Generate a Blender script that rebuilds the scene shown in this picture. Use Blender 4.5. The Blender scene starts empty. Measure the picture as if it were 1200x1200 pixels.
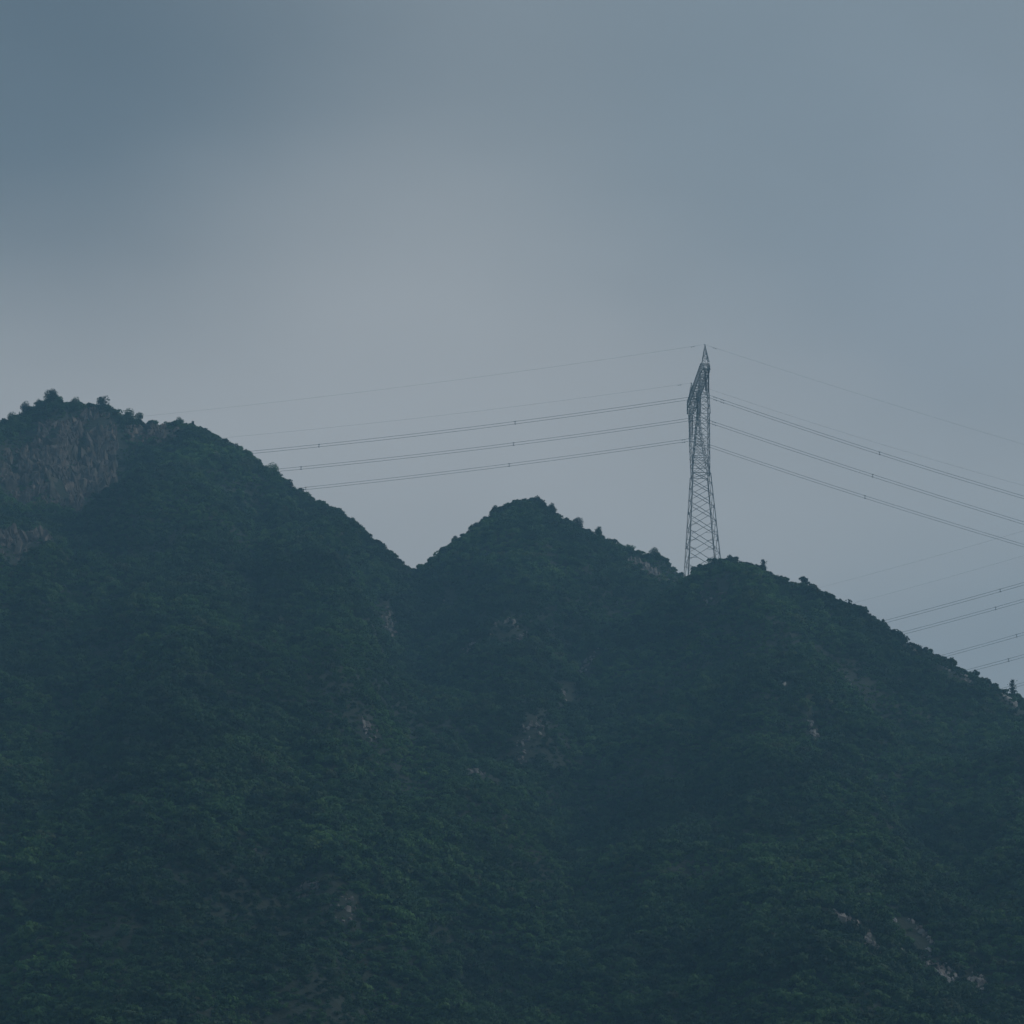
import bpy, bmesh, math, random
import numpy as np
from mathutils import Vector, Matrix

scene = bpy.context.scene
COL = scene.collection
R = math.radians

# ------------------------------------------------------------------ settings
SUN_E = 1.5
SKYGAIN = 1.0
CL_BASE = (161, 167, 171); CL_TOP = (108, 121, 134)
CLOUDS = [  # bearing, elevation, half widths, tilt (degrees), strength, colour of the cloud light, edge sharpness
 (-2.0, 21.4, 16.0, 4.8, 3.0, 0.55, (170, 172, 175), 1.0),
 (7.5, 28.8, 11.5, 6.4, -28.0, 0.86, (126, 140, 151), 1.6),
 (-12.0, 28.3, 9.5, 5.2, 6.0, 0.88, (94, 111, 125), 1.5),
 (-12.0, 32.0, 9.0, 4.5, -20.0, 0.35, (80, 97, 111), 1.0),
 (10.5, 24.0, 4.5, 3.0, 0.0, 0.4, (150, 160, 172), 1.0),
 (9.0, 16.0, 6.0, 3.0, 0.0, 0.6, (132, 144, 154), 1.0),
]
FOL_TINT = (0.52, 0.76, 0.64)
HAZE_COL = (0.345, 0.71, 1.0); HAZE_D = 0.00061
WIRE_R = 0.025; EARTH_R = 0.009
TWR = (30.77, 445.0, 148.17)
TWR_U = (0.07401, -0.99726, 0.0)                 # horizontal direction of the crossarm, near end
WIRE_LEFT_DIR = (-0.96243, 0.27153, 0.0)
PYLON_LINES = [
 ((9.93, 27.5), (-0.05107, .000367), (-0.34656, .000599), (-66.2, -32.2, 27.7), (-1.3, 1.25, 2.41), "uppermost of the three twin conductor lines, clamped at the near end of the pylon crossarm"),
 ((0.0, 27.5), (-0.05332, .000401), (-0.33743, .000363), (-69.3, -31.7, 28.5), (-1.3, 1.4, 2.49), "middle one of the three twin conductor lines, clamped at the centre of the pylon head"),
 ((-9.93, 27.5), (-0.05298, .000353), (-0.33816, .000458), (-68.4, -31.7, 29.1), (-1.3, 1.3), "lowest of the three twin conductor lines, clamped at the far end of the pylon crossarm"),
]
PYLON_EARTH = [
 ((8.35, 37.1), (-0.0489, .000281), (-0.32499, .00033), (-2.0, 1.6), "faint single wire running over the topmost tip of the pylon"),
 ((-8.35, 37.1), (-0.04134, .000331), (-0.33731, .000628), (-2.0, 1.6), "faint single wire running over the lower left tip of the pylon head"),
]
FAR_LINES = [
 ((85.69, 462.12, 152.62), -0.2097, (-4.0,), "uppermost twin conductor line low on the right, rising from behind the right hill"),
 ((87.71, 473.95, 153.48), -0.2075, (-4.9,), "second from top twin conductor line low on the right, close under the uppermost one"),
 ((89.55, 485.82, 151.18), -0.2142, (-1.3,), "third from top twin conductor line low on the right, below the wide gap"),
 ((86.06, 468.16, 141.84), -0.2018, (-2.6,), "fourth twin conductor line low on the right, dipping behind the lower ridge"),
 ((87.95, 480.01, 140.42), -0.2115, (), "lowest twin conductor line at the right edge, beside the lone pine on the ridge"),
]
FAR_EARTH = [
 ((86.59, 463.99, 162.64), -0.2163, "upper of the two faint single wires above the twin lines low on the right"),
 ((88.90, 477.80, 162.88), -0.2164, "lower of the two faint single wires above the twin lines low on the right"),
]
TREES = [  # x, y, height, crown width, kind, label
 (-83.4, 451.1, 3.2, 3.0, 'leafy', "rounded dark tree farthest left on the ridge of the left hill"),
 (-81.9, 455.4, 2.8, 2.5, 'leafy', "small bushy tree left of the summit group, second from the left edge"),
 (-79.8, 455.1, 2.3, 2.4, 'leafy', "low dark tree just left of the highest tree on the left summit"),
 (-77.4, 454.5, 3.4, 3.1, 'leafy', "rounded dark tree standing highest of all on the left summit"),
 (-73.7, 456.8, 2.9, 2.5, 'leafy', "small rounded tree in the dip right of the left summit tree"),
 (-69.0, 455.6, 3.6, 3.1, 'leafy', "large dark tree with square top at the right end of the rocky summit"),
 (-64.9, 456.9, 2.9, 3.2, 'leafy', "broad low tree on the ridge right of the rocky summit"),
 (-63.3, 458.7, 2.3, 2.2, 'leafy', "small tree touching the right side of the broad low ridge tree"),
 (-56.6, 460.0, 2.1, 1.9, 'leafy', "short tree on the flat stretch of the left ridge where the faint wire ends"),
 (-54.1, 458.8, 1.9, 0.8, 'pine', "tiny pointed tree where the left ridge begins to fall"),
 (-45.9, 451.7, 2.5, 1.9, 'leafy', "dark tree on the left hill ridge just above where the upper twin line vanishes"),
 (-44.2, 451.1, 2.4, 1.7, 'leafy', "tree on the left hill ridge where the upper twin line vanishes"),
 (-39.7, 450.3, 3.1, 3.0, 'leafy', "wide flat topped tree jutting from the left ridge where the middle twin line vanishes"),
 (-35.2, 448.6, 1.7, 1.2, 'leafy', "little tree on the left ridge where the lowest twin line vanishes"),
 (-2.8, 449.0, 3.0, 2.3, 'leafy', "dark tree on the left shoulder of the middle hill summit"),
 (-9.3, 450.9, 2.4, 1.5, 'leafy', "thin dark tree halfway up the left side of the middle hill"),
 (-11.0, 442.9, 1.9, 1.2, 'leafy', "small tree low on the left side of the middle hill"),
 (-12.7, 441.6, 1.7, 1.1, 'leafy', "tiny spreading tree just right of the notch between the left and middle hills"),
 (4.2, 458.2, 2.3, 2.1, 'leafy', "small tree on the very top of the middle hill"),
 (6.6, 451.5, 2.3, 1.9, 'leafy', "small pale tree just right of the middle hill top"),
 (10.9, 452.9, 2.8, 2.2, 'leafy', "low spreading tree a quarter of the way down the middle hill towards the pylon"),
 (14.5, 456.5, 2.9, 1.9, 'leafy', "dark bushy tree halfway between the middle hill top and the pylon"),
 (23.8, 458.9, 2.3, 2.5, 'leafy', "broad low tree above the rock face left of the pylon"),
 (32.9, 415.7, 2.0, 2.1, 'leafy', "low rounded tree just right of the pylon on the right hill top"),
 (37.6, 412.5, 2.7, 1.4, 'pine', "narrow dark pine on the right hill crest a little right of the pylon"),
 (50.2, 397.6, 2.3, 1.9, 'leafy', "pale loose tree halfway down the right hill ridge"),
 (53.3, 398.2, 2.0, 1.3, 'leafy', "small tree on the right ridge where the upper far twin lines vanish"),
 (61.9, 392.4, 2.2, 1.3, 'leafy', "small dark tree on the right ridge near where the third far twin line vanishes"),
 (66.4, 388.1, 2.3, 1.1, 'leafy', "thin pale tree on the right ridge, left of the lone pine"),
 (71.6, 399.9, 3.4, 1.9, 'pine', "lone dark pine standing up at the right edge of the picture"),
]

# ------------------------------------------------------------------ camera
cam_data = bpy.data.cameras.new("camera")
cam_data.sensor_width = 36.0
cam_data.lens = 18.0/math.tan(R(10.0))
cam_data.clip_start = 0.5
cam_data.clip_end = 12000.0
camera = bpy.data.objects.new("camera", cam_data)
camera.location = (0, 0, 1.7)
camera.rotation_euler = (R(90+19.5), 0, 0)
COL.objects.link(camera)
scene.camera = camera

# ------------------------------------------------------------------ world
SUN_EL, SUN_AZ = 32.0, 98.0          # degrees; azimuth clockwise from the viewing direction
world = bpy.data.worlds.new("World")
scene.world = world
world.use_nodes = True
nt = world.node_tree
nt.nodes.clear()
def N(t, **kw):
    n = nt.nodes.new(t)
    for k, v in kw.items(): setattr(n, k, v)
    return n
def _in(n, i, v):
    if hasattr(v, "is_output"): nt.links.new(v, n.inputs[i])
    else: n.inputs[i].default_value = v
def M(op, a, b=0.0, c=None, clamp=False):
    n = N("ShaderNodeMath", operation=op); n.use_clamp = clamp
    _in(n, 0, a); _in(n, 1, b)
    if c is not None: _in(n, 2, c)
    return n.outputs[0]
def MIXC(f, a, b):
    n = N("ShaderNodeMix", data_type='RGBA')
    _in(n, 0, f); _in(n, 6, a); _in(n, 7, b)
    return n.outputs[2]
def lin(r, g, b, k=1.0):
    f = lambda c: ((c/255+0.055)/1.055)**2.4 if c > 10 else c/255/12.92
    return (f(r)*k, f(g)*k, f(b)*k, 1)
sky = N("ShaderNodeTexSky", sky_type='NISHITA')
sky.sun_disc = False
sky.sun_elevation = R(SUN_EL)
sky.sun_rotation = R(SUN_AZ)
sky.dust_density = 3.0
tc = N("ShaderNodeTexCoord")
sep = N("ShaderNodeSeparateXYZ"); nt.links.new(tc.outputs["Generated"], sep.inputs[0])
az = M('MULTIPLY', M('ARCTAN2', sep.outputs[0], sep.outputs[1]), 57.2958)      # compass bearing, degrees
el = M('MULTIPLY', M('ARCSINE', sep.outputs[2]), 57.2958)
def cloudnoise(sc, det, seed):
    m = N("ShaderNodeMapping"); nt.links.new(tc.outputs["Generated"], m.inputs[0])
    m.inputs[1].default_value = (seed, seed*0.7, 0); m.inputs[3].default_value = (sc, sc, sc*1.7)
    n = N("ShaderNodeTexNoise"); nt.links.new(m.outputs[0], n.inputs["Vector"])
    n.inputs["Scale"].default_value = 1.0; n.inputs["Detail"].default_value = det; n.inputs["Roughness"].default_value = 0.42
    return M('SUBTRACT', n.outputs[0], 0.5)
w1 = cloudnoise(5.0, 3, 1.3); w2 = cloudnoise(5.5, 3, 7.9)
wa = M('MULTIPLY_ADD', w1, 6.5, az); we = M('MULTIPLY_ADD', w2, 5.5, el)
def lobe(a0, e0, sa, se, tilt=0.0, pw=1.0):
    da = M('SUBTRACT', wa, a0); de = M('SUBTRACT', we, e0)
    ct, st = math.cos(R(tilt)), math.sin(R(tilt))
    p = M('ADD', M('MULTIPLY', da, ct/sa), M('MULTIPLY', de, st/sa))
    q = M('ADD', M('MULTIPLY', da, -st/se), M('MULTIPLY', de, ct/se))
    r2 = M('ADD', M('MULTIPLY', p, p), M('MULTIPLY', q, q))
    if pw != 1: r2 = M('POWER', r2, pw)
    return M('EXPONENT', M('MULTIPLY', r2, -1.0))
SK = 10.0*SKYGAIN
c = MIXC(M('MULTIPLY_ADD', el, 1/75.0, -0.35, clamp=True), lin(*CL_BASE, SK), lin(*CL_TOP, SK))
for (a0, e0, sa, se, tl, st, colr, pw) in CLOUDS:
    c = MIXC(M('MULTIPLY', lobe(a0, e0, sa, se, tl, pw), st), c, lin(*colr, SK))
fine = M('MULTIPLY_ADD', cloudnoise(11.0, 4, 3.1), 0.16, 1.0)
vm = N("ShaderNodeVectorMath", operation='SCALE'); nt.links.new(c, vm.inputs[0]); nt.links.new(fine, vm.inputs["Scale"])
mx = MIXC(0.04, vm.outputs[0], sky.outputs[0])
bg = N("ShaderNodeBackground"); nt.links.new(mx, bg.inputs[0]); bg.inputs[1].default_value = 0.1
wo = N("ShaderNodeOutputWorld"); nt.links.new(bg.outputs[0], wo.inputs[0])

# ------------------------------------------------------------------ sun behind the cloud layer
sd = bpy.data.lights.new("sun", 'SUN')
sd.energy = SUN_E
sd.angle = R(18)
sd.color = (1.0, 0.96, 0.9)
sun = bpy.data.objects.new("sun", sd)
COL.objects.link(sun)
sdir = Vector((math.sin(R(SUN_AZ))*math.cos(R(SUN_EL)), math.cos(R(SUN_AZ))*math.cos(R(SUN_EL)), math.sin(R(SUN_EL))))
sun.rotation_euler = sdir.to_track_quat('Z', 'Y').to_euler()

scene.view_settings.view_transform = 'Standard'
scene.view_settings.look = 'None'
scene.view_settings.exposure = 0.0
scene.view_settings.gamma = 1.0
scene.render.engine = 'CYCLES'
scene.cycles.volume_bounces = 1
scene.cycles.max_bounces = 6
scene.cycles.use_denoising = True

# ------------------------------------------------------------------ shape of the hills
def _h(ix, iy, s):
    n = (ix.astype(np.int64)*374761393 + iy.astype(np.int64)*668265263 + s*974634777) & 0x7fffffff
    n = ((n ^ (n >> 13))*1274126177) & 0x7fffffff
    return ((n ^ (n >> 16)) & 0xffff)/65535.0
def vnoise(x, y, s=0):
    ix = np.floor(x); iy = np.floor(y); fx = x-ix; fy = y-iy
    fx = fx*fx*fx*(fx*(fx*6-15)+10); fy = fy*fy*fy*(fy*(fy*6-15)+10)
    a = _h(ix, iy, s); b = _h(ix+1, iy, s); c = _h(ix, iy+1, s); d = _h(ix+1, iy+1, s)
    return (a+(b-a)*fx+(c-a)*fy+(a-b-c+d)*fx*fy)*2-1
def fbm(x, y, s=0, n=4):
    v = 0; a = 1.0; t = 0
    for k in range(n):
        v = v+a*vnoise(x*2**k+17.3*k, y*2**k-9.1*k, s+k); t += a; a *= 0.5
    return v/t
# crest lines of the hills: (x, y, z) in metres, then flank slope
RIDGES = [
 ([(-122.4,391.3,119.9), (-106.6,426.9,154.3), (-85.8,454.0,178.1), (-78.8,463.3,186.8), (-68.7,462.9,184.2), (-57.2,459.5,180.7), (-48.2,453.4,175.0), (-37.7,446.4,166.3), (-27.5,440.1,158.1), (-21.0,436.5,150.9), (-15.2,434.7,145.7)], 1.00),
 ([(-15.2,435.7,146.0), (-7.7,449.9,157.8), (0.0,460.0,166.1), (3.2,462.0,167.4), (11.5,459.9,162.1), (20.6,457.5,157.4), (26.4,449.2,151.9), (29.1,443.0,147.5)], 0.75),
 ([(29.0,442.1,147.2), (31.2,428.9,145.1), (34.3,422.6,143.8), (39.5,418.1,140.4), (46.0,413.5,135.9), (55.3,404.2,127.3), (62.9,395.0,118.8), (70.5,385.6,110.8), (87.2,361.6,91.0), (99.8,335.5,71.8)], 0.75),
 ([(-57.2,459.5,180.7), (-44.8,383.0,137.3), (-35.8,323.2,103.5), (-32.0,273.7,75.7), (-30.0,238.3,55.8), (-27.9,210.0,39.9), (-26.5,198.2,29.1)], 1.00),
 ([(-83.1,454.5,179.4), (-74.9,387.6,139.0), (-65.0,321.3,98.8), (-56.6,262.0,62.8), (-49.7,222.9,39.0)], 1.00),
 ([(-37.7,446.4,166.3), (-30.0,379.6,128.6), (-23.0,333.2,102.4), (-18.5,291.0,78.6), (-16.6,258.7,60.4), (-15.9,233.3,46.2), (-15.4,211.4,34.0)], 1.00),
 ([(3.2,462.0,167.4), (0.6,400.4,131.7), (-3.3,356.0,105.8), (-7.0,327.7,89.3), (-9.0,301.1,73.8), (-8.7,267.7,54.4), (-7.7,240.1,38.4)], 1.00),
 ([(29.0,442.1,147.2), (21.1,415.1,131.7), (13.8,391.2,118.0), (7.3,369.9,105.8), (2.1,346.8,92.8), (-1.0,321.2,78.6), (-2.1,287.6,60.1), (-2.2,251.2,40.1)], 1.00),
 ([(34.3,422.6,143.8), (33.6,359.0,110.2), (32.6,311.5,85.0), (31.5,273.0,64.5), (30.2,248.0,51.3), (27.9,217.0,34.9)], 1.00),
 ([(34.3,422.6,143.8), (27.2,369.6,113.3), (21.4,327.9,89.3), (16.5,289.9,67.5), (14.0,262.4,51.8), (13.1,236.8,37.2)], 1.00),
 ([(55.3,404.2,127.3), (53.2,343.3,95.6), (50.2,298.4,72.2), (46.6,262.3,53.4), (43.2,231.0,37.0)], 0.80),
 ([(70.5,385.6,110.8), (67.5,325.1,80.5), (63.1,276.7,56.2), (59.4,239.7,37.6)], 0.62),
]
SKY_AZ = np.linspace(-0.29798, 0.28904, 200)
SKY_F = np.array([0.970,0.968,0.964,0.962,0.962,0.965,0.970,0.977,0.980,0.978,0.974,0.970,0.968,0.971,0.976,0.981,0.986,0.993,1.001,1.005,1.009,1.013,1.016,1.019,1.021,1.017,1.013,1.012,1.003,0.992,0.982,0.973,0.967,0.963,0.963,0.966,0.970,0.974,0.974,0.972,0.971,0.974,0.983,0.990,0.997,1.001,0.999,0.991,0.987,0.986,0.988,0.984,0.982,0.983,0.987,0.994,0.993,0.987,0.984,0.983,0.983,0.983,0.981,0.978,0.977,0.976,0.976,0.974,0.975,0.975,0.977,0.982,0.987,0.988,0.984,0.985,0.988,0.991,0.995,0.998,0.991,0.983,0.978,0.972,0.965,0.960,0.958,0.958,0.955,0.951,0.955,0.959,0.963,0.968,0.968,0.969,0.969,0.971,0.975,0.978,0.981,0.986,0.986,0.988,0.986,0.984,0.979,0.974,0.971,0.971,0.971,0.969,0.968,0.966,0.966,0.967,0.968,0.966,0.965,0.963,0.960,0.956,0.953,0.957,0.960,0.962,0.966,0.970,0.975,0.976,0.977,0.978,0.974,0.971,0.970,0.970,0.971,0.970,0.969,0.969,0.969,0.970,0.972,0.972,0.969,0.964,0.958,0.952,0.945,0.942,0.940,0.939,0.937,0.937,0.937,0.938,0.940,0.946,0.954,0.961,0.969,0.975,0.979,0.984,0.982,0.979,0.976,0.973,0.971,0.970,0.967,0.965,0.964,0.962,0.958,0.953,0.950,0.947,0.945,0.944,0.944,0.949,0.954,0.958,0.961,0.963,0.962,0.964,0.968,0.972,0.977,0.975,0.969,0.966,0.961,0.952,0.941,0.932,0.928,0.925])

def crest(x, y, pts, slope, w=5.0):
    best = np.full(x.shape, -1e9)
    for (x0, y0, z0), (x1, y1, z1) in zip(pts[:-1], pts[1:]):
        dx = x1-x0; dy = y1-y0
        t = np.clip(((x-x0)*dx+(y-y0)*dy)/(dx*dx+dy*dy), 0, 1)
        d = np.hypot(x-x0-t*dx, y-y0-t*dy)
        best = np.maximum(best, z0+t*(z1-z0)-slope*(np.sqrt(d*d+w*w)-w))
    return best
def terrain_raw(x, y):
    wx = x+5*fbm(x/28, y/28, 50, 3); wy = y+5*fbm(x/28, y/28, 60, 3)
    k = 2.2; acc = np.zeros(x.shape)
    hs = [crest(wx, wy, p, s) for p, s in RIDGES]
    hs.append(np.full(x.shape, -8.0))
    m = np.maximum.reduce(hs)
    for h in hs: acc = acc+np.exp((h-m)/k)
    z = m+k*np.log(acc)
    amp = np.clip(z/30, 0, 1)
    rav = np.abs(fbm(x/22+3, y/46, 7, 3))
    z = z + amp*(3.6*fbm(x/40, y/40, 1, 4) + 4.6*(rav-0.28)*2 + 0.7*fbm(x/6, y/6, 9, 3))
    return np.maximum(z, 0)+0.4*fbm(x/30, y/30, 33, 3)
def terrain(x, y):
    x = np.asarray(x, float); y = np.asarray(y, float)
    z = terrain_raw(x, y)
    f = np.interp(np.arctan2(x, np.maximum(y, 1.0)), SKY_AZ, SKY_F)
    return z*f

# ------------------------------------------------------------------ helpers
rng = np.random.default_rng(11)
def T1(x, y): return float(terrain(np.array([x]), np.array([y]))[0])
def tag(o, label=None, cat=None, group=None, kind=None):
    if label: o["label"] = label
    if cat: o["category"] = cat
    if group: o["group"] = group
    if kind: o["kind"] = kind
    return o
def empty(name, loc=(0, 0, 0)):
    o = bpy.data.objects.new(name, None); COL.objects.link(o); o.location = loc
    return o
def mesh_obj(name, V, F, mat, parent=None, loc=(0, 0, 0), smooth=False, link=True):
    me = bpy.data.meshes.new(name)
    me.from_pydata([tuple(v) for v in V], [], [tuple(f) for f in F]); me.update()
    if smooth: me.polygons.foreach_set("use_smooth", [True]*len(me.polygons))
    if mat: me.materials.append(mat)
    o = bpy.data.objects.new(name, me)
    if link: COL.objects.link(o)
    o.location = loc
    if parent: o.parent = parent
    return o
class MB:
    def __init__(s): s.V = []; s.F = []
    def add(s, V, F):
        b = len(s.V); s.V += [tuple(v) for v in V]; s.F += [tuple(i+b for i in f) for f in F]
    def prism(s, a, b, prof, ref=(0, 0, 1)):
        a = Vector(a); b = Vector(b); d = (b-a)
        if d.length < 1e-5: return
        d.normalize(); r = Vector(ref)
        if abs(d.dot(r)) > 0.95: r = Vector((1, 0, 0)) if abs(d.x) < 0.9 else Vector((0, 1, 0))
        u = d.cross(r).normalized(); w = u.cross(d)
        n = len(prof)
        V = [a+u*p+w*q for p, q in prof]+[b+u*p+w*q for p, q in prof]
        F = [(i, (i+1) % n, n+(i+1) % n, n+i) for i in range(n)]+[tuple(range(n-1, -1, -1)), tuple(range(n, 2*n))]
        s.add(V, F)
    def angle(s, a, b, w, ref=(0, 0, 1)):          # rolled steel angle section
        t = w*0.16
        s.prism(a, b, [(0, 0), (w, 0), (w, t), (t, t), (t, w), (0, w)], ref)
    def bar(s, a, b, r, n=6, ref=(0, 0, 1)):
        s.prism(a, b, [(r*math.cos(2*math.pi*i/n), r*math.sin(2*math.pi*i/n)) for i in range(n)], ref)
    def box(s, c, h):
        x, y, z = c; p, q, r = h
        V = [(x+i*p, y+j*q, z+k*r) for i in (-1, 1) for j in (-1, 1) for k in (-1, 1)]
        s.add(V, [(0, 1, 3, 2), (4, 6, 7, 5), (0, 4, 5, 1), (2, 3, 7, 6), (0, 2, 6, 4), (1, 5, 7, 3)])
    def lathe(s, a, b, prof, n=10):                # prof: (distance along 0..1, radius)
        a = Vector(a); b = Vector(b); d = (b-a); L = d.length; d.normalize()
        r = Vector((0, 0, 1)) if abs(d.z) < 0.9 else Vector((1, 0, 0))
        u = d.cross(r).normalized(); w = u.cross(d); V = []; F = []
        for t, rr in prof:
            for i in range(n):
                g = 2*math.pi*i/n; V.append(a+d*(t*L)+u*(rr*math.cos(g))+w*(rr*math.sin(g)))
        for k in range(len(prof)-1):
            for i in range(n):
                j = (i+1) % n; F.append((k*n+i, k*n+j, (k+1)*n+j, (k+1)*n+i))
        F.append(tuple(range(n-1, -1, -1))); F.append(tuple((len(prof)-1)*n+i for i in range(n)))
        s.add(V, F)
    def build(s, name, mat, parent=None, loc=(0, 0, 0), smooth=False): return mesh_obj(name, s.V, s.F, mat, parent, loc, smooth)

# ------------------------------------------------------------------ materials
def new_mat(name):
    m = bpy.data.materials.new(name); m.use_nodes = True
    t = m.node_tree; b = t.nodes["Principled BSDF"]
    return m, t, b
def ramp(t, fac, stops):
    r = t.nodes.new("ShaderNodeValToRGB"); t.links.new(fac, r.inputs[0])
    e = r.color_ramp.elements
    while len(e) < len(stops): e.new(0.5)
    for k, (p, c) in enumerate(stops): e[k].position = p; e[k].color = (*c, 1)
    return r.outputs[0]
def noise(t, vec, scale, det=3, rough=0.55):
    n = t.nodes.new("ShaderNodeTexNoise"); t.links.new(vec, n.inputs["Vector"])
    n.inputs["Scale"].default_value = scale; n.inputs["Detail"].default_value = det; n.inputs["Roughness"].default_value = rough
    return n.outputs[0]
def mixc(t, f, a, b, mode='MIX'):
    n = t.nodes.new("ShaderNodeMix"); n.data_type = 'RGBA'; n.blend_type = mode
    for i, v in ((0, f), (6, a), (7, b)):
        if hasattr(v, "is_output"): t.links.new(v, n.inputs[i])
        elif i == 0: n.inputs[0].default_value = v
        else: n.inputs[i].default_value = (*v, 1)
    return n.outputs[2]
def pos(t):
    return t.nodes.new("ShaderNodeNewGeometry").outputs["Position"]

def foliage_mat(name, tint, per_object=True):
    """leaves: several species and dry patches, varied plant by plant"""
    m, t, b = new_mat(name)
    oi = t.nodes.new("ShaderNodeObjectInfo")
    p = pos(t)
    plant = ramp(t, oi.outputs["Random"], [(0.0, (0.014, 0.034, 0.018)), (0.3, (0.032, 0.070, 0.030)), (0.55, (0.055, 0.108, 0.038)), (0.8, (0.080, 0.138, 0.048)), (0.93, (0.105, 0.155, 0.056)), (1.0, (0.090, 0.085, 0.055))])
    big = noise(t, p, 0.045, 4, 0.6)
    sp = ramp(t, big, [(0.36, (0.35, 0.42, 0.45)), (0.5, (0.9, 0.9, 0.9)), (0.64, (1.6, 1.5, 1.15))])
    c = mixc(t, 1.0, plant, sp, 'MULTIPLY')
    dry = t.nodes.new("ShaderNodeMapRange"); t.links.new(noise(t, p, 0.09, 3, 0.6), dry.inputs[0])
    dry.inputs[1].default_value = 0.60; dry.inputs[2].default_value = 0.70; dry.inputs[4].default_value = 0.55
    c = mixc(t, dry.outputs[0], c, (0.095, 0.075, 0.050))
    c = mixc(t, 1.0, c, tint, 'MULTIPLY')
    t.links.new(c, b.inputs["Base Color"])
    b.inputs["Roughness"].default_value = 0.7
    b.inputs["Specular IOR Level"].default_value = 0.25
    tr = t.nodes.new("ShaderNodeBsdfTranslucent"); t.links.new(c, tr.inputs[0])
    mx = t.nodes.new("ShaderNodeMixShader"); mx.inputs[0].default_value = 0.25
    t.links.new(b.outputs[0], mx.inputs[1]); t.links.new(tr.outputs[0], mx.inputs[2])
    t.links.new(mx.outputs[0], t.nodes["Material Output"].inputs[0])
    return m
MAT_SHRUB = foliage_mat("shrub_leaves", FOL_TINT)
MAT_TREE = foliage_mat("tree_leaves", tuple(v*0.8 for v in FOL_TINT))
MAT_CONIFER = foliage_mat("conifer_needles", tuple(v*0.6 for v in FOL_TINT))
MAT_BARK, t, b = new_mat("bark")
t.links.new(ramp(t, noise(t, pos(t), 6, 4), [(0.3, (0.05, 0.04, 0.032)), (0.7, (0.12, 0.10, 0.08))]), b.inputs["Base Color"]); b.inputs["Roughness"].default_value = 0.9

def rock_mat(name, c0, c1, c2, stain):
    m, t, b = new_mat(name); p = pos(t)
    mp = t.nodes.new("ShaderNodeMapping"); t.links.new(p, mp.inputs[0]); mp.inputs[3].default_value = (1, 1, 0.45)
    n1 = noise(t, mp.outputs[0], 0.9, 6, 0.65)
    c = ramp(t, n1, [(0.32, c0), (0.52, c1), (0.68, c2)])
    st = t.nodes.new("ShaderNodeMapRange"); t.links.new(noise(t, mp.outputs[0], 0.35, 4, 0.6), st.inputs[0])
    st.inputs[1].default_value = 0.48; st.inputs[2].default_value = 0.62; st.inputs[4].default_value = 0.7
    c = mixc(t, st.outputs[0], c, stain)
    t.links.new(c, b.inputs["Base Color"]); b.inputs["Roughness"].default_value = 0.92
    bp = t.nodes.new("ShaderNodeBump"); t.links.new(noise(t, mp.outputs[0], 3.0, 6, 0.7), bp.inputs["Height"])
    bp.inputs["Strength"].default_value = 0.6; bp.inputs["Distance"].default_value = 0.25
    t.links.new(bp.outputs[0], b.inputs["Normal"])
    return m
MAT_CLIFF = rock_mat("cliff_rock", (0.028, 0.027, 0.025), (0.068, 0.058, 0.050), (0.155, 0.130, 0.112), (0.038, 0.040, 0.028))
MAT_PALE = rock_mat("pale_rock", (0.11, 0.108, 0.105), (0.23, 0.225, 0.22), (0.42, 0.41, 0.40), (0.13, 0.10, 0.085))
MAT_SCREE = rock_mat("scree_rock", (0.07, 0.068, 0.065), (0.14, 0.135, 0.13), (0.26, 0.25, 0.24), (0.085, 0.07, 0.06))

MAT_HILL, t, b = new_mat("hill_ground"); p = pos(t)
c = ramp(t, noise(t, p, 0.25, 6, 0.65), [(0.3, (0.006, 0.012, 0.006)), (0.5, (0.009, 0.017, 0.008)), (0.62, (0.012, 0.020, 0.010)), (0.75, (0.020, 0.020, 0.013))])
t.links.new(c, b.inputs["Base Color"]); b.inputs["Roughness"].default_value = 0.95
bp = t.nodes.new("ShaderNodeBump"); t.links.new(noise(t, p, 2.0, 5, 0.6), bp.inputs["Height"]); bp.inputs["Distance"].default_value = 0.3
t.links.new(bp.outputs[0], b.inputs["Normal"])

MAT_STEEL, t, b = new_mat("galvanised_steel")
tcn = t.nodes.new("ShaderNodeTexCoord")
t.links.new(ramp(t, noise(t, tcn.outputs["Object"], 0.8, 4), [(0.3, (0.17, 0.18, 0.19)), (0.7, (0.34, 0.35, 0.36))]), b.inputs["Base Color"])
b.inputs["Metallic"].default_value = 0.25; b.inputs["Roughness"].default_value = 0.6
MAT_WIRE, t, b = new_mat("weathered_aluminium")
t.links.new(ramp(t, noise(t, pos(t), 0.4, 2), [(0.3, (0.06, 0.065, 0.07)), (0.7, (0.10, 0.105, 0.11))]), b.inputs["Base Color"])
b.inputs["Metallic"].default_value = 0.1; b.inputs["Roughness"].default_value = 0.65
MAT_INS, t, b = new_mat("insulator_porcelain")
t.links.new(ramp(t, noise(t, pos(t), 1.4, 2), [(0.3, (0.07, 0.05, 0.045)), (0.7, (0.11, 0.08, 0.07))]), b.inputs["Base Color"]); b.inputs["Roughness"].default_value = 0.35
MAT_CONC, t, b = new_mat("concrete")
t.links.new(ramp(t, noise(t, pos(t), 2.2, 5), [(0.3, (0.24, 0.235, 0.22)), (0.7, (0.36, 0.35, 0.33))]), b.inputs["Base Color"]); b.inputs["Roughness"].default_value = 0.9

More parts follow.
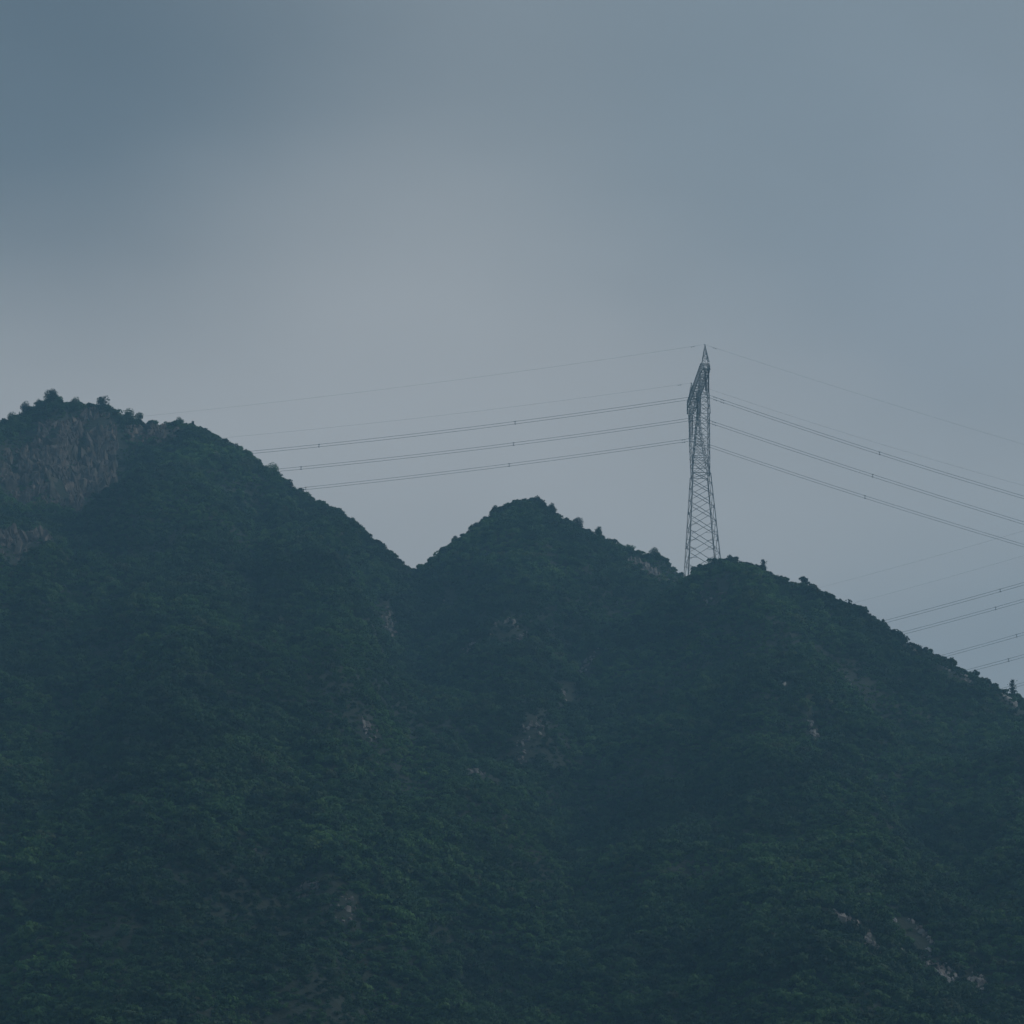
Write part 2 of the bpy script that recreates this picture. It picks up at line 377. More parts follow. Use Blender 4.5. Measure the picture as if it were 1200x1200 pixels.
# ------------------------------------------------------------------ hill terrain and plain, one sheet
def axis(lo, hi, step, far, grow=1.25):
    a = list(np.arange(lo, hi+1e-6, step)); s = step
    while a[-1] < far: s = min(s*grow, 400); a.append(a[-1]+s)
    s = step; pre = []; v = lo
    while v > -far: s = min(s*grow, 400); v -= s; pre.append(v)
    return np.array(pre[::-1]+a)
gx = axis(-125, 125, 1.0, 5000); gy = axis(205, 560, 1.0, 5000)
GX, GY = np.meshgrid(gx, gy)
GZ = terrain(GX, GY)
nx, ny = len(gx), len(gy)
ii = (np.arange(ny-1)[:, None]*nx+np.arange(nx-1)[None, :]).ravel()
me = bpy.data.meshes.new("hill_terrain")
me.vertices.add(nx*ny); me.vertices.foreach_set("co", np.stack([GX, GY, GZ], -1).astype(np.float32).ravel())
quads = np.stack([ii, ii+1, ii+nx+1, ii+nx], -1)
me.loops.add(quads.size); me.loops.foreach_set("vertex_index", quads.ravel().astype(np.int32))
me.polygons.add(len(quads)); me.polygons.foreach_set("loop_start", (np.arange(len(quads))*4).astype(np.int32))
me.polygons.foreach_set("loop_total", np.full(len(quads), 4, np.int32))
me.update(calc_edges=True); me.validate()
me.polygons.foreach_set("use_smooth", np.ones(len(quads), bool))
me.materials.append(MAT_HILL)
hill = bpy.data.objects.new("hill_terrain", me); COL.objects.link(hill)
tag(hill, kind="structure")

# ------------------------------------------------------------------ rocks
def hull_shape(seed, n=16, sq=(1, 1, 1)):
    r = np.random.default_rng(seed)
    p = r.normal(size=(n, 3)); p /= np.linalg.norm(p, axis=1)[:, None]; p *= r.uniform(0.72, 1.0, (n, 1))
    bm = bmesh.new()
    for q in p*np.array(sq): bm.verts.new(q)
    g = bmesh.ops.convex_hull(bm, input=bm.verts)
    loose = [v for v in bm.verts if not v.link_faces]
    for v in loose: bm.verts.remove(v)
    bm.verts.index_update()
    V = np.array([v.co[:] for v in bm.verts]); F = [tuple(v.index for v in f.verts) for f in bm.faces]
    bm.free(); return V, F
HULLS = [hull_shape(100+i, 10+i % 7) for i in range(14)]
ROCK_PATCHES = []                                # (cx, cy, rx, ry, rot, bareness)
def in_patch(x, y, pch):
    cx, cy, rx, ry, rot = pch[:5]; ct, st = math.cos(rot), math.sin(rot)
    dx = x-cx; dy = y-cy
    return ((dx*ct+dy*st)/rx)**2+((-dx*st+dy*ct)/ry)**2
def rock_mass(name, label, cat, patch, n, size, stretch, mat, seed, bare=0.85, group=None, sink=0.3, bed=0.5, cut=-0.35):
    cx, cy, rx, ry, rot = patch
    r = np.random.default_rng(seed); ROCK_PATCHES.append((*patch, bare))
    mb = MB(); ct, st = math.cos(rot), math.sin(rot); z0 = T1(cx, cy); k = 0
    while k < n:
        a = r.uniform(-1, 1, 2)
        if a@a > 1: continue
        edge = 1-0.5*(a@a)
        if vnoise(np.array([cx+a[0]*rx*1.0])/1.6, np.array([cy+a[1]*ry])/3.0, seed)[0] < cut+0.5*(a@a):
            k += 1; continue
        x = cx+a[0]*rx*ct-a[1]*ry*st; y = cy+a[0]*rx*st+a[1]*ry*ct
        z = T1(x, y)
        V, F = HULLS[r.integers(len(HULLS))]
        s = size*edge*math.exp(r.normal(0, 0.35))
        sc = np.array([s*r.uniform(.7, 1.1), s*r.uniform(.6, 1.0), s*stretch*r.uniform(.7, 1.3)])
        g = r.uniform(0, 6.28); tl = r.normal(0, 0.25)
        Rm = np.array((Matrix.Rotation(g, 3, 'Z') @ Matrix.Rotation(tl+0.25, 3, 'X')))
        P = (V*sc)@Rm.T+np.array([x-cx, y-cy, z-z0-sink*sc[2]*0.2])
        mb.add(P, F); k += 1
    # the bedrock the blocks grow out of: a rough low slab that follows the slope
    gn_ = 15; V = []; F = []; idx = {}
    for i in range(gn_):
        for j in range(gn_):
            a = (i/(gn_-1)*2-1)*0.98; b_ = (j/(gn_-1)*2-1)*0.98
            if a*a+b_*b_ > 1.0: continue
            x = cx+a*rx*ct-b_*ry*st; y = cy+a*rx*st+b_*ry*ct; e = 1-(a*a+b_*b_)
            idx[i, j] = len(V); V.append((x-cx, y-cy, T1(x, y)-z0-0.30+bed*size*e+0.5*size*r.uniform(-1, 1)*e))
    for (i, j) in idx:
        if all(q in idx for q in ((i+1, j), (i, j+1), (i+1, j+1))):
            F += [(idx[i, j], idx[i+1, j], idx[i+1, j+1]), (idx[i, j], idx[i+1, j+1], idx[i, j+1])]
    mb.add(V, F)
    o = mb.build(name, mat, loc=(cx, cy, z0))
    tag(o, label, cat, group)
    return o
rock_mass("rock_cliff", "large brown fractured rock cliff below the trees of the left summit", "cliff", (-69.2, 443.6, 6.0, 15.5, 0.12), 2300, 0.66, 2.4, MAT_CLIFF, 1, 0.80)
rock_mass("rock_cliff", "shadowy upper rock wall left of the large brown cliff, under the highest tree", "cliff", (-76.4, 437.1, 6.5, 14.0, 0.1), 1500, 0.62, 2.2, MAT_CLIFF, 2, 0.6)
rock_mass("rock_cliff", "rock face at the left edge lower down the left hill, under the cliff", "cliff", (-70.0, 390.3, 4.8, 10.0, 0.1), 720, 0.58, 2.2, MAT_CLIFF, 3, 0.7)
rock_mass("rock_cliff", "band of grey rock just under the ridge right of the left summit", "cliff", (-59.5, 455.1, 5.5, 4.0, -0.1), 420, 0.5, 1.8, MAT_CLIFF, 4, 0.7)
rock_mass("rock_outcrop", "bare brown rock face at the end of the middle hill ridge beside the pylon", "cliff", (22.9, 447.9, 3.8, 9.0, 0.3), 620, 0.48, 2.0, MAT_SCREE, 5, 0.9)
G = "pale rock outcrops showing through the scrub"
def outcrop(label, x, y, rx, ry, n, size, seed, rot=0.0, mat=None, st=1.0, bare=0.6):
    rock_mass("rock_outcrop", label, "rock", (x, y, rx, ry, rot), n, size, st, mat or MAT_PALE, seed, bare, G, sink=-0.4, bed=0.0, cut=-0.28)
outcrop("pale rock outcrop in the middle of the middle hill face", -0.2, 396.0, 3.0, 4.5, 90, 0.42, 11, mat=MAT_SCREE)
outcrop("small grey outcrop high on the left side of the middle hill face", -9.6, 425.4, 1.4, 4.0, 44, 0.36, 12, mat=MAT_SCREE)
outcrop("small dim outcrop low left of the middle hill's central outcrop", -6.3, 394.7, 1.6, 3.5, 44, 0.36, 13, mat=MAT_SCREE)
outcrop("grey rock under the low rounded tree right of the pylon", 29.3, 398.7, 2.4, 4.6, 80, 0.42, 14, mat=MAT_SCREE)
outcrop("dim rock outcrop on the spur below the notch of the left and middle hills", -16.7, 314.8, 2.0, 4.0, 120, 0.32, 15, mat=MAT_SCREE, bare=0.3)
outcrop("narrow grey rock rib under the notch between the left and middle hills", -18.3, 411.6, 1.1, 6.0, 80, 0.36, 16, mat=MAT_SCREE)
outcrop("dim reddish outcrop near the bottom of the left hill", -18.3, 253.8, 1.9, 3.0, 120, 0.26, 17, mat=MAT_SCREE, bare=0.3)
outcrop("small pale rocks near the bottom, right of the dim reddish outcrop", -14.8, 251.3, 1.4, 3.0, 44, 0.24, 18, mat=MAT_SCREE, bare=0.3)
outcrop("scattered small rocks low on the left hill, above the reddish outcrop", -22.2, 255.8, 1.4, 2.0, 30, 0.24, 19, mat=MAT_SCREE, bare=0.3)
outcrop("top end of the scree streak running down left of the right hill", 10.7, 399.1, 1.4, 6.0, 90, 0.33, 20, -0.3, MAT_SCREE, bare=0.8)
outcrop("upper middle stretch of the scree streak left of the right hill", 7.2, 381.2, 1.4, 6.0, 100, 0.33, 21, -0.3, MAT_SCREE, bare=0.8)
outcrop("lower middle stretch of the scree streak left of the right hill", 2.3, 349.2, 1.6, 6.0, 100, 0.31, 22, -0.3, MAT_SCREE, bare=0.8)
outcrop("bottom end of the scree streak left of the right hill", -3.4, 331.5, 2.2, 4.5, 80, 0.29, 23, -0.3, MAT_SCREE, bare=0.8)
outcrop("broad pale outcrop low on the right hill, nearest the foot of its central spur", 29.0, 254.1, 2.2, 2.4, 154, 0.32, 24, 0.6, bare=0.9)
outcrop("dull broken rocks between the broad outcrop and the brightest one low on the right hill", 31.1, 253.1, 1.6, 2.6, 98, 0.29, 41, mat=MAT_SCREE, bare=0.9)
outcrop("small pale outcrop low on the right hill, lower left of the broad one", 25.6, 249.2, 1.4, 1.6, 70, 0.29, 25, bare=0.9)
outcrop("brightest tall outcrop low on the right hill, right of the broad one", 36.1, 261.8, 2.2, 3.2, 182, 0.34, 26, 0.5, bare=0.9)
outcrop("narrow pale rock line just below the brightest outcrop low on the right hill", 34.7, 256.4, 1.3, 1.2, 56, 0.29, 42, 0.5, bare=0.9)
outcrop("pale broken rocks below the brightest outcrop low on the right hill", 38.0, 257.2, 1.9, 1.8, 112, 0.30, 27, 0.4, bare=0.9)
outcrop("last small pale rocks at the bottom right, below the brightest outcrop", 41.3, 257.5, 1.0, 1.2, 42, 0.29, 28, bare=0.9)
outcrop("thin pale rocks halfway down the central spur of the right hill, upper group", 36.9, 344.3, 0.9, 3.2, 34, 0.32, 29, mat=MAT_SCREE)
outcrop("thin pale rocks halfway down the central spur of the right hill, lower group", 37.7, 338.4, 1.0, 3.2, 34, 0.32, 30, mat=MAT_SCREE)
outcrop("streaked rock slab on the right flank of the right hill's spur", 46.4, 373.4, 1.7, 4.5, 70, 0.34, 31, 0.3, MAT_SCREE)
outcrop("single whitish rock high on the right hill face, left of the streaked slab", 34.0, 350.1, 1.1, 1.0, 12, 0.34, 32)
outcrop("pale rocks under the ridge at the right edge, beneath the lone pine", 69.5, 388.3, 2.2, 2.2, 60, 0.36, 33)
outcrop("dim rocks just below the right ridge, where the upper far lines vanish", 56.9, 396.7, 2.0, 3.0, 60, 0.36, 34, mat=MAT_SCREE)
outcrop("dim rock ledge just below the right ridge, near the third far line", 62.5, 391.5, 2.6, 2.6, 70, 0.36, 35, mat=MAT_SCREE)


# ------------------------------------------------------------------ shrubs: one mass, leaf clumps instanced plant by plant
def leaf_cloud(seed, lobes, leaves, size, flat=0.75, radius=1.0, height=0.8, spiky=0.0):
    r = np.random.default_rng(seed); V = []; F = []
    cs = []
    for k in range(lobes):
        g = r.uniform(0, 6.28); d = radius*0.62*math.sqrt(r.uniform(0, 1))
        rr = radius*r.uniform(0.28, 0.5)
        cs.append((d*math.cos(g), d*math.sin(g), height*r.uniform(0.3, 0.95)*(1-0.35*d/radius), rr))
    for k in range(leaves):
        cx, cy, cz, rr = cs[r.integers(lobes)]
        n = r.normal(size=3); n /= np.linalg.norm(n)
        if n[2] < -0.3: n[2] *= -1
        q = np.array([cx, cy, cz])+n*np.array([1, 1, flat])*rr*(1-abs(r.normal(0, 0.22)))
        if q[2] < 0.0: q[2] = abs(q[2])*0.3
        nn = n+r.normal(0, 0.55, 3); nn /= np.linalg.norm(nn)
        u = np.cross(nn, r.normal(size=3)); u /= np.linalg.norm(u); w = np.cross(nn, u)
        s = size*r.uniform(0.6, 1.3); l = s*r.uniform(1.0, 1.7)
        b = len(V)
        V += [q-u*s*.5, q+w*l*.5-nn*s*.1, q+u*s*.5, q-w*l*.5-nn*s*.1]
        F.append((b, b+1, b+2, b+3))
    return V, F
proto_col = bpy.data.collections.new("shrub_shapes")     # source shapes, not placed in the scene
NPROTO = 8
for k in range(NPROTO):
    V, F = leaf_cloud(500+k, 4+k % 4, 300, 0.17, radius=1.0, height=0.95 if k % 3 else 1.25)
    o = mesh_obj("shrub_shape_%02d" % k, V, F, MAT_SHRUB, link=False)
    proto_col.objects.link(o)
NS = 135000
azr = rng.uniform(R(-13.5), R(13.5), NS*2); rr = np.sqrt(rng.uniform(205**2, 500**2, NS*2))
sx = np.sin(azr)*rr; sy = np.cos(azr)*rr
dens = 0.80+0.5*fbm(sx/9, sy/9, 71, 3)+0.3*fbm(sx/35, sy/35, 81, 2)
keep = rng.uniform(0, 1, NS*2) < np.clip(dens, 0.72, 1)*np.where(rr < 340, 1.0, 0.8)
for pch in ROCK_PATCHES:
    q = in_patch(sx, sy, pch); keep &= ~((q < 1.0) & (rng.uniform(0, 1, NS*2) < pch[5]))
keep &= ~(np.hypot(sx-TWR[0], sy-TWR[1]) < 3.2)
sx = sx[keep]; sy = sy[keep]
sz = terrain(sx, sy)
big = np.clip(0.5+0.9*fbm(sx/13, sy/13, 91, 3), 0, 1)
sc = np.exp(rng.normal(0, 0.40, len(sx)))*(0.36+0.50*big)
sc = np.clip(sc, 0.22, 1.5)
for pch in ROCK_PATCHES:
    q = in_patch(sx, sy, pch); sc = np.where(q < 1.1, np.minimum(sc, 0.42), sc)
pm = bpy.data.meshes.new("shrubs")
pm.vertices.add(len(sx)); pm.vertices.foreach_set("co", np.stack([sx, sy, sz-0.12*sc], -1).astype(np.float32).ravel())
for nm, dt, arr in (("size", 'FLOAT', sc), ("turn", 'FLOAT', rng.uniform(0, 6.28, len(sx))), ("shape", 'INT', rng.integers(0, NPROTO, len(sx)))):
    at = pm.attributes.new(nm, dt, 'POINT'); at.data.foreach_set("value", arr.astype(np.float32 if dt == 'FLOAT' else np.int32))
shrubs = bpy.data.objects.new("shrubs", pm); COL.objects.link(shrubs)
pm.materials.append(MAT_SHRUB)
tag(shrubs, "dense green and olive scrub covering the three hills from ridge to foot", "shrubs", kind="stuff")
gn = bpy.data.node_groups.new("scatter_shrubs", 'GeometryNodeTree')
gn.interface.new_socket("Geometry", in_out='INPUT', socket_type='NodeSocketGeometry')
gn.interface.new_socket("Geometry", in_out='OUTPUT', socket_type='NodeSocketGeometry')
g = gn.nodes.new; L = gn.links.new
gi = g('NodeGroupInput'); go = g('NodeGroupOutput'); ip = g('GeometryNodeInstanceOnPoints'); ci = g('GeometryNodeCollectionInfo')
ci.inputs["Collection"].default_value = proto_col; ci.inputs["Separate Children"].default_value = True; ci.inputs["Reset Children"].default_value = True
def attr(nm, dt):
    n = g('GeometryNodeInputNamedAttribute'); n.data_type = dt; n.inputs["Name"].default_value = nm
    return n.outputs["Attribute"]
L(gi.outputs[0], ip.inputs["Points"]); L(ci.outputs[0], ip.inputs["Instance"]); ip.inputs["Pick Instance"].default_value = True
L(attr("shape", 'INT'), ip.inputs["Instance Index"]); L(attr("size", 'FLOAT'), ip.inputs["Scale"])
cx = g('ShaderNodeCombineXYZ'); L(attr("turn", 'FLOAT'), cx.inputs[2]); L(cx.outputs[0], ip.inputs["Rotation"])
L(ip.outputs[0], go.inputs[0])
md = shrubs.modifiers.new("scatter", 'NODES'); md.node_group = gn

# ------------------------------------------------------------------ single trees one can tell apart
def build_tree(x, y, h, w, kind, label, seed):
    r = np.random.default_rng(seed); z = T1(x, y)-0.1
    root = empty("pine_tree" if kind == 'pine' else "tree", (x, y, z))
    tag(root, label, "tree", "small trees standing along the ridge lines")
    tb = MB(); lean = r.normal(0, 0.05, 2)
    top = Vector((lean[0]*h, lean[1]*h, h*0.86)); mid = Vector((lean[0]*h*.3, lean[1]*h*.6, h*0.42))
    r0 = 0.035*h+0.02
    tb.bar((0, 0, -0.3), mid, r0, 7); tb.bar(mid, top, r0*0.55, 6)
    V = []; F = []
    if kind == 'pine':
        tiers = 6
        for k in range(tiers):
            f = k/(tiers-1); zc = h*(0.22+0.74*f); rad = w*0.5*(1.05-0.82*f)*r.uniform(.8, 1.1)
            nb = 7-int(3*f)
            for j in range(nb):
                a = r.uniform(0, 6.28); ln = rad*r.uniform(.65, 1.1)
                e = Vector((ln*math.cos(a), ln*math.sin(a), zc+ln*r.uniform(-0.1, 0.35)))
                s0 = Vector((0, 0, zc)); tb.bar(s0, e, 0.018*h*0.5, 4)
                for q in range(34):
                    tt = r.uniform(0.15, 1.05); c = s0.lerp(e, tt)+Vector(r.normal(0, 0.07*w, 3)); s = 0.10*r.uniform(.6, 1.3)
                    u = Vector(r.normal(size=3)).normalized(); v = u.cross(Vector(r.normal(size=3))).normalized()
                    b0 = len(V); V += [c-u*s, c+v*s*.6, c+u*s, c-v*s*.6]; F.append((b0, b0+1, b0+2, b0+3))
        mat = MAT_CONIFER
    else:
        lobes = int(r.integers(10, 15)); cs = []
        for k in range(lobes):
            a = r.uniform(0, 6.28); f = r.uniform(0.22, 0.88); d = w*0.36*math.sqrt(r.uniform(0, 1))*(1.15-0.5*f)
            if k == 0: d = 0; f = 0.92
            rad = w*r.uniform(0.18, 0.29)
            c = Vector((d*math.cos(a), d*math.sin(a), h*f-rad*0.3)); cs.append((c, rad))
            tb.bar(mid*(0.7+0.3*r.uniform()), c, r0*0.3, 5)
        for q in range(1700):
            c, rad = cs[r.integers(lobes)]
            n = Vector(r.normal(size=3)).normalized(); p = c+n*rad*(1.05-abs(r.normal(0, 0.28)))
            p.z = max(p.z, h*0.12); s = 0.085*r.uniform(.6, 1.4)*(0.7+0.12*w)
            nn = (n+Vector(r.normal(0, 0.6, 3))).normalized(); u = nn.cross(Vector(r.normal(size=3))).normalized(); v = nn.cross(u)
            b0 = len(V); V += [p-u*s, p+v*s*.8, p+u*s, p-v*s*.8]; F.append((b0, b0+1, b0+2, b0+3))
        mat = MAT_TREE
    tb.build("trunk", MAT_BARK, root)
    mesh_obj("crown", V, F, mat, root)
for k, (x, y, h, w, kind, label) in enumerate(TREES):
    build_tree(x, y, h, w, kind, label, 900+k)

# ------------------------------------------------------------------ lattice pylon
U = Vector(TWR_U).normalized(); Vd = Vector((-U.y, U.x, 0)); Vd = Vd if Vd.x > 0 else -Vd
tower = empty("transmission_tower", (TWR[0], TWR[1], TWR[2]))
tower.rotation_euler = (0, 0, math.atan2(Vd.y, Vd.x))
# local frame: x along the line (to the right), y = -U i.e. away from the camera, z up
tag(tower, "tall grey lattice pylon with forked head in the saddle between middle and right hills", "pylon")
def Pt(u, v, w): return Vector((v, -u, w))
HB, HN, WN, WT = 2.68, 1.42, 17.4, 32.2           # half width base / neck, neck height, crossarm height
NPAN = 7
lv = [WN*(1-(1-k/NPAN)**1.0) for k in range(NPAN+1)]
lv = [0, 3.3, 6.3, 9.0, 11.4, 13.6, 15.6, 17.4]
hw = lambda w: HB+(HN-HB)*w/WN
for su in (-1, 1):
    for sv in (-1, 1):
        m = MB(); gz = T1(*( (Vector((TWR[0], TWR[1]))+Vector((U.x*su*HB+Vd.x*sv*HB, U.y*su*HB+Vd.y*sv*HB))) ))-TWR[2]
        dw = min(gz, 0)-0.6; k = HB+(HB-HN)*(-dw)/WN
        m.angle(Pt(su*k, sv*k, dw), Pt(su*HN, sv*HN, WN), 0.17, (sv, -su, 0))
        for wv in (5.8, 11.5):
            q = hw(wv); m.box(Pt(su*q, sv*q, wv), (0.13, 0.13, 0.22))
        m.build("leg", MAT_STEEL, tower)
        f = MB(); q = k
        f.lathe(Pt(su*q, sv*q, dw-0.9), Pt(su*q, sv*q, dw+0.75), [(0, .45), (.7, .45), (.72, .3), (1, .3)], 12); f.build("footing", MAT_CONC, tower)
m = MB()
for k in range(len(lv)-1):
    a, b2 = lv[k], lv[k+1]; ha, hb = hw(a), hw(b2); mid = (a+b2)/2*0+a+(b2-a)*ha/(ha+hb); hm = hw(mid)
    for fc in range(4):
        cs = [(1, 1), (1, -1), (-1, -1), (-1, 1)]; c0 = cs[fc]; c1 = cs[(fc+1) % 4]
        A0 = Pt(c0[0]*ha, c0[1]*ha, a); A1 = Pt(c1[0]*ha, c1[1]*ha, a); B0 = Pt(c0[0]*hb, c0[1]*hb, b2); B1 = Pt(c1[0]*hb, c1[1]*hb, b2)
        m.angle(A0, B1, 0.075); m.angle(A1, B0, 0.075)
        X = (A0+B1)/2
        if k < 3:
            C = Pt((c0[0]*ha+c0[0]*hb)/2, (c0[1]*ha+c0[1]*hb)/2, (a+b2)/2)
            m.angle(A0.lerp(B1, .25), A0.lerp(B0, .28), 0.05); m.angle(A1.lerp(B0, .25), A1.lerp(B1, .28), 0.05)
            m.angle(A0.lerp(B1, .75), A1.lerp(B1, .72), 0.05); m.angle(A1.lerp(B0, .75), A0.lerp(B0, .72), 0.05)
        if k == 6: m.angle(B0, B1, 0.09)
    if k == 6:
        h = hw(b2); m.angle(Pt(h, h, b2), Pt(-h, -h, b2), 0.07); m.angle(Pt(h, -h, b2), Pt(-h, h, b2), 0.07)
m.build("body_bracing", MAT_STEEL, tower)
# fork arms
def lerp_path(path, w):
    for (u0, w0), (u1, w1) in zip(path[:-1], path[1:]):
        if w <= w1 or (u1, w1) == path[-1]: return u0+(u1-u0)*(w-w0)/(w1-w0)
OUT = [(1.42, 17.4), (5.9, 26.0), (6.9, 32.2)]; INN = [(-0.15, 17.4), (0.35, 19.6), (4.35, 27.0), (4.6, 32.2)]
hv = lambda w: 1.42+(0.60-1.42)*(w-WN)/(WT-WN)
for su in (-1, 1):
    m = MB(); ws = [17.4, 19.6, 21.4, 23.0, 24.5, 26.0, 27.4, 28.7, 29.9, 31.0, 32.2]
    for a, b2 in zip(ws[:-1], ws[1:]):
        def pts(w): 
            o = lerp_path(OUT, w); i = lerp_path(INN, w); h = hv(w)
            return [Pt(su*o, h, w), Pt(su*o, -h, w), Pt(su*i, -h, w), Pt(su*i, h, w)]
        pa, pb = pts(a), pts(b2)
        for j in range(4):
            m.angle(pa[j], pb[j], 0.115)
            n = (j+1) % 4
            m.angle(pa[j], pb[n], 0.055); m.angle(pa[n], pb[j], 0.055)
            m.angle(pb[j], pb[n], 0.06)
    m.build("fork_arm", MAT_STEEL, tower)
# crossarm
m = MB(); us = [-10.2, -9.3, -8.35, -7.2, -6.0, -4.8, -3.6, -2.4, -1.2, 0, 1.2, 2.4, 3.6, 4.8, 6.0, 7.2, 8.35, 9.3, 10.2]
def beam(u):
    a = abs(u)
    top = 33.75 if a <= 8.35 else 33.75-(a-8.35)/(10.2-8.35)*1.15
    h = 0.68 if a <= 8.35 else 0.68-(a-8.35)/1.85*0.20
    return [Pt(u, h, WT), Pt(u, -h, WT), Pt(u, -h, top), Pt(u, h, top)]
for a, b2 in zip(us[:-1], us[1:]):
    pa, pb = beam(a), beam(b2)
    for j in range(4):
        n = (j+1) % 4
        m.angle(pa[j], pb[j], 0.12); m.angle(pa[j], pb[n], 0.055); m.angle(pa[n], pb[j], 0.055); m.angle(pb[j], pb[n], 0.06)
for j in range(4): m.angle(beam(-10.2)[j], beam(-10.2)[(j+1) % 4], 0.08)
for u in (-9.93, 0, 9.93): m.box(Pt(u, 0, WT-0.06), (0.62, 0.12, 0.05))
m.build("crossarm", MAT_STEEL, tower)
for su in (-1, 1):
    m = MB(); ap = Pt(su*8.35, 0, 37.05); q = [(-0.6, -0.55), (-0.6, 0.55), (0.6, 0.55), (0.6, -0.55)]
    fr = [0, 0.3, 0.56, 0.78, 1.0]
    base = [Pt(su*8.35+du, dv, 33.75) for du, dv in q]
    for j in range(4):
        m.angle(base[j], ap, 0.10)
        n = (j+1) % 4
        for f0, f1 in zip(fr[:-2], fr[1:-1]):
            m.angle(base[j].lerp(ap, f0), base[n].lerp(ap, f1), 0.05); m.angle(base[n].lerp(ap, f0), base[j].lerp(ap, f1), 0.05)
            m.angle(base[j].lerp(ap, f1), base[n].lerp(ap, f1), 0.05)
    m.box(ap, (0.07, 0.07, 0.09))
    m.build("earth_wire_peak", MAT_STEEL, tower)

TW = Vector(TWR)
def world(u, v, w): return TW+U*u+Vd*v+Vector((0, 0, w))
# insulator strings hang from the crossarm
prof = []
nd = 26
for k in range(nd):
    t0 = 0.05+0.90*k/nd; prof += [(t0, .045), (t0+0.004, .135), (t0+0.014, .125), (t0+0.018, .05)]
prof = [(0, .03)]+prof+[(1, .03)]
for u, lab in ((9.93, "pair of dark insulator strings at the near, topmost end of the pylon crossarm"), (0, "pair of dark insulator strings hanging at the middle of the pylon head"),
               (-9.93, "pair of dark insulator strings at the far, lowest end of the pylon crossarm")):
    rt = empty("insulator_set", world(u, 0, WT)); rt.rotation_euler = tower.rotation_euler
    tag(rt, lab, "insulator", "insulator strings hanging from the pylon crossarm")
    for s in (-1, 1):
        m = MB(); m.lathe((s*0.30, 0, -0.10), (s*0.20, 0, -4.15), prof, 10); m.build("disc_string", MAT_INS, rt)
    m = MB(); m.prism((-0.32, 0, -4.22), (0.32, 0, -4.22), [(-.03, -.09), (.03, -.09), (.03, .09), (-.03, .09)]); m.build("yoke_plate", MAT_STEEL, rt)
    m = MB(); m.bar((0, 0, -4.28), (0, 0, -5.05), 0.035, 6); m.prism((-0.24, 0, -4.60), (0.24, 0, -4.60), [(-.05, -.06), (.05, -.06), (.05, .03), (-.05, .03)])
    m.prism((-0.24, 0, -5.05), (0.24, 0, -5.05), [(-.05, -.06), (.05, -.06), (.05, .03), (-.05, .03)]); m.build("clamp", MAT_STEEL, rt)

# ------------------------------------------------------------------ overhead wires
def tube(pts, rad, n=6):
    m = MB(); V = []; F = []
    P = [Vector(p) for p in pts]
    for i, p in enumerate(P):
        d = (P[min(i+1, len(P)-1)]-P[max(i-1, 0)]).normalized(); s = d.cross(Vector((0, 0, 1))).normalized(); w = s.cross(d)
        V += [p+s*(rad*math.cos(2*math.pi*k/n))+w*(rad*math.sin(2*math.pi*k/n)) for k in range(n)]
    for i in range(len(P)-1):
        for k in range(n):
            F.append((i*n+k, i*n+(k+1) % n, (i+1)*n+(k+1) % n, (i+1)*n+k))
    m.add(V, F); return m
LD = Vector(WIRE_LEFT_DIR); RD = Vd
def span_pt(P, s, cl, cr, dz=0):                   # s < 0 towards the left span
    if s < 0: t = -s; return P+LD*t+Vector((0, 0, cl[0]*t+cl[1]*t*t+dz))
    return P+RD*s+Vector((0, 0, cr[0]*s+cr[1]*s*s+dz))
def damper(mb, p, q):                              # two weights on a short messenger cable under the wire
    d = (q-p).normalized(); c = p+Vector((0, 0, -0.10))
    mb.bar(p, c, 0.02, 5); mb.bar(c-d*0.26, c+d*0.26, 0.012, 5)
    mb.lathe(c-d*0.30, c-d*0.13, [(0, .045), (.8, .055), (1, .03)], 7); mb.lathe(c+d*0.13, c+d*0.30, [(0, .03), (.2, .055), (1, .045)], 7)
GAP = 0.45
def power_line(P, cl, cr, s0, s1, spacers, damps, label, group, straight_dir=None):
    rt = empty("power_line", P); tag(rt, label, "power line", group)
    off = Vector(P)
    for dz in (GAP/2, -GAP/2):
        ss = np.concatenate([np.linspace(s0, 0, 50), np.linspace(0, s1, 50)[1:]]) if s0 < 0 < s1 else np.linspace(s0, s1, 60)
        tube([span_pt(P, s, cl, cr, dz)-off for s in ss], WIRE_R).build("conductor", MAT_WIRE, rt, smooth=True)
    for s in spacers:
        m = MB(); a = span_pt(P, s, cl, cr, GAP/2)-off; b2 = span_pt(P, s, cl, cr, -GAP/2)-off
        m.bar(a, b2, 0.055, 6); m.bar(a-RD*.14, a+RD*.14, 0.07, 6); m.bar(b2-RD*.14, b2+RD*.14, 0.07, 6); m.build("spacer", MAT_STEEL, rt)
    for s in damps:
        for dz in (GAP/2, -GAP/2):
            m = MB(); damper(m, span_pt(P, s, cl, cr, dz)-off, span_pt(P, s+0.2, cl, cr, dz)-off); m.build("damper", MAT_STEEL, rt)
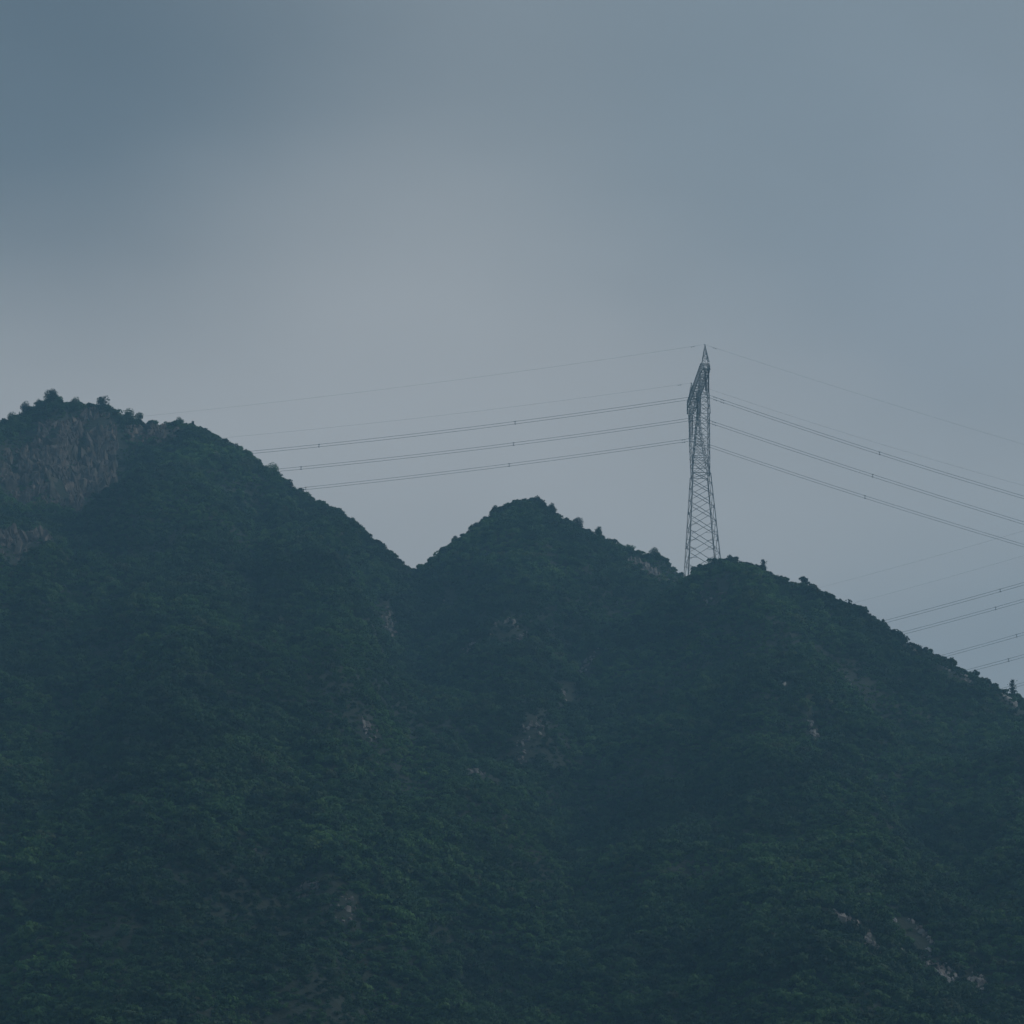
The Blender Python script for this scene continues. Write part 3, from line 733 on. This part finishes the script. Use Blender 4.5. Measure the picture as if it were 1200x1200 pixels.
def earth_wire(P, cl, cr, s0, s1, damps, label, group):
    rt = empty("earth_wire", P); tag(rt, label, "earth wire", group); off = Vector(P)
    ss = np.concatenate([np.linspace(s0, 0, 60), np.linspace(0, s1, 50)[1:]]) if s0 < 0 < s1 else np.linspace(s0, s1, 60)
    tube([span_pt(P, s, cl, cr)-off for s in ss], EARTH_R).build("wire", MAT_WIRE, rt, smooth=True)
    for s in damps:
        m = MB(); damper(m, span_pt(P, s, cl, cr)-off, span_pt(P, s+0.2, cl, cr)-off); m.build("damper", MAT_STEEL, rt)
for (u, w), cl, cr, sp, dm, lab in PYLON_LINES:
    power_line(world(u, 0, w), cl, cr, -150, 130, sp, dm, lab, "twin conductor lines carried by the pylon")
for (u, w), cl, cr, dm, lab in PYLON_EARTH:
    earth_wire(world(u, 0, w), cl, cr, -160, 130, dm, lab, "thin earth wires on the peaks of the pylon")
for P, b1, sp, lab in FAR_LINES:
    power_line(Vector(P), (b1, .0005), (-b1, .0005), -46, 60, sp, [], lab, "twin conductor lines beyond the right hill")
for P, b1, lab in FAR_EARTH:
    earth_wire(Vector(P), (b1, .0005), (-b1, .0005), -58, 60, [], lab, "thin earth wires beyond the right hill")

# ------------------------------------------------------------------ haze
m, t, b = new_mat("haze_air")
t.nodes.remove(b)
pv = t.nodes.new("ShaderNodeVolumePrincipled")
pv.inputs["Color"].default_value = (*HAZE_COL, 1)
pv.inputs["Density"].default_value = HAZE_D
pv.inputs["Anisotropy"].default_value = 0.0
t.links.new(pv.outputs[0], t.nodes["Material Output"].inputs["Volume"])
hz = MB(); hz.box((0, 0, 0), (1, 1, 1))
o = mesh_obj("haze", [(x*5600, y*5600, zz) for x, y, zz in [(-1, -1, -6), (-1, -1, 215), (-1, 1, -6), (-1, 1, 215), (1, -1, -6), (1, -1, 215), (1, 1, -6), (1, 1, 215)]],
             [(0, 1, 3, 2), (4, 6, 7, 5), (0, 4, 5, 1), (2, 3, 7, 6), (0, 2, 6, 4), (1, 5, 7, 3)], m)
tag(o, "blue grey haze filling the air in front of the hills", "haze", kind="stuff")
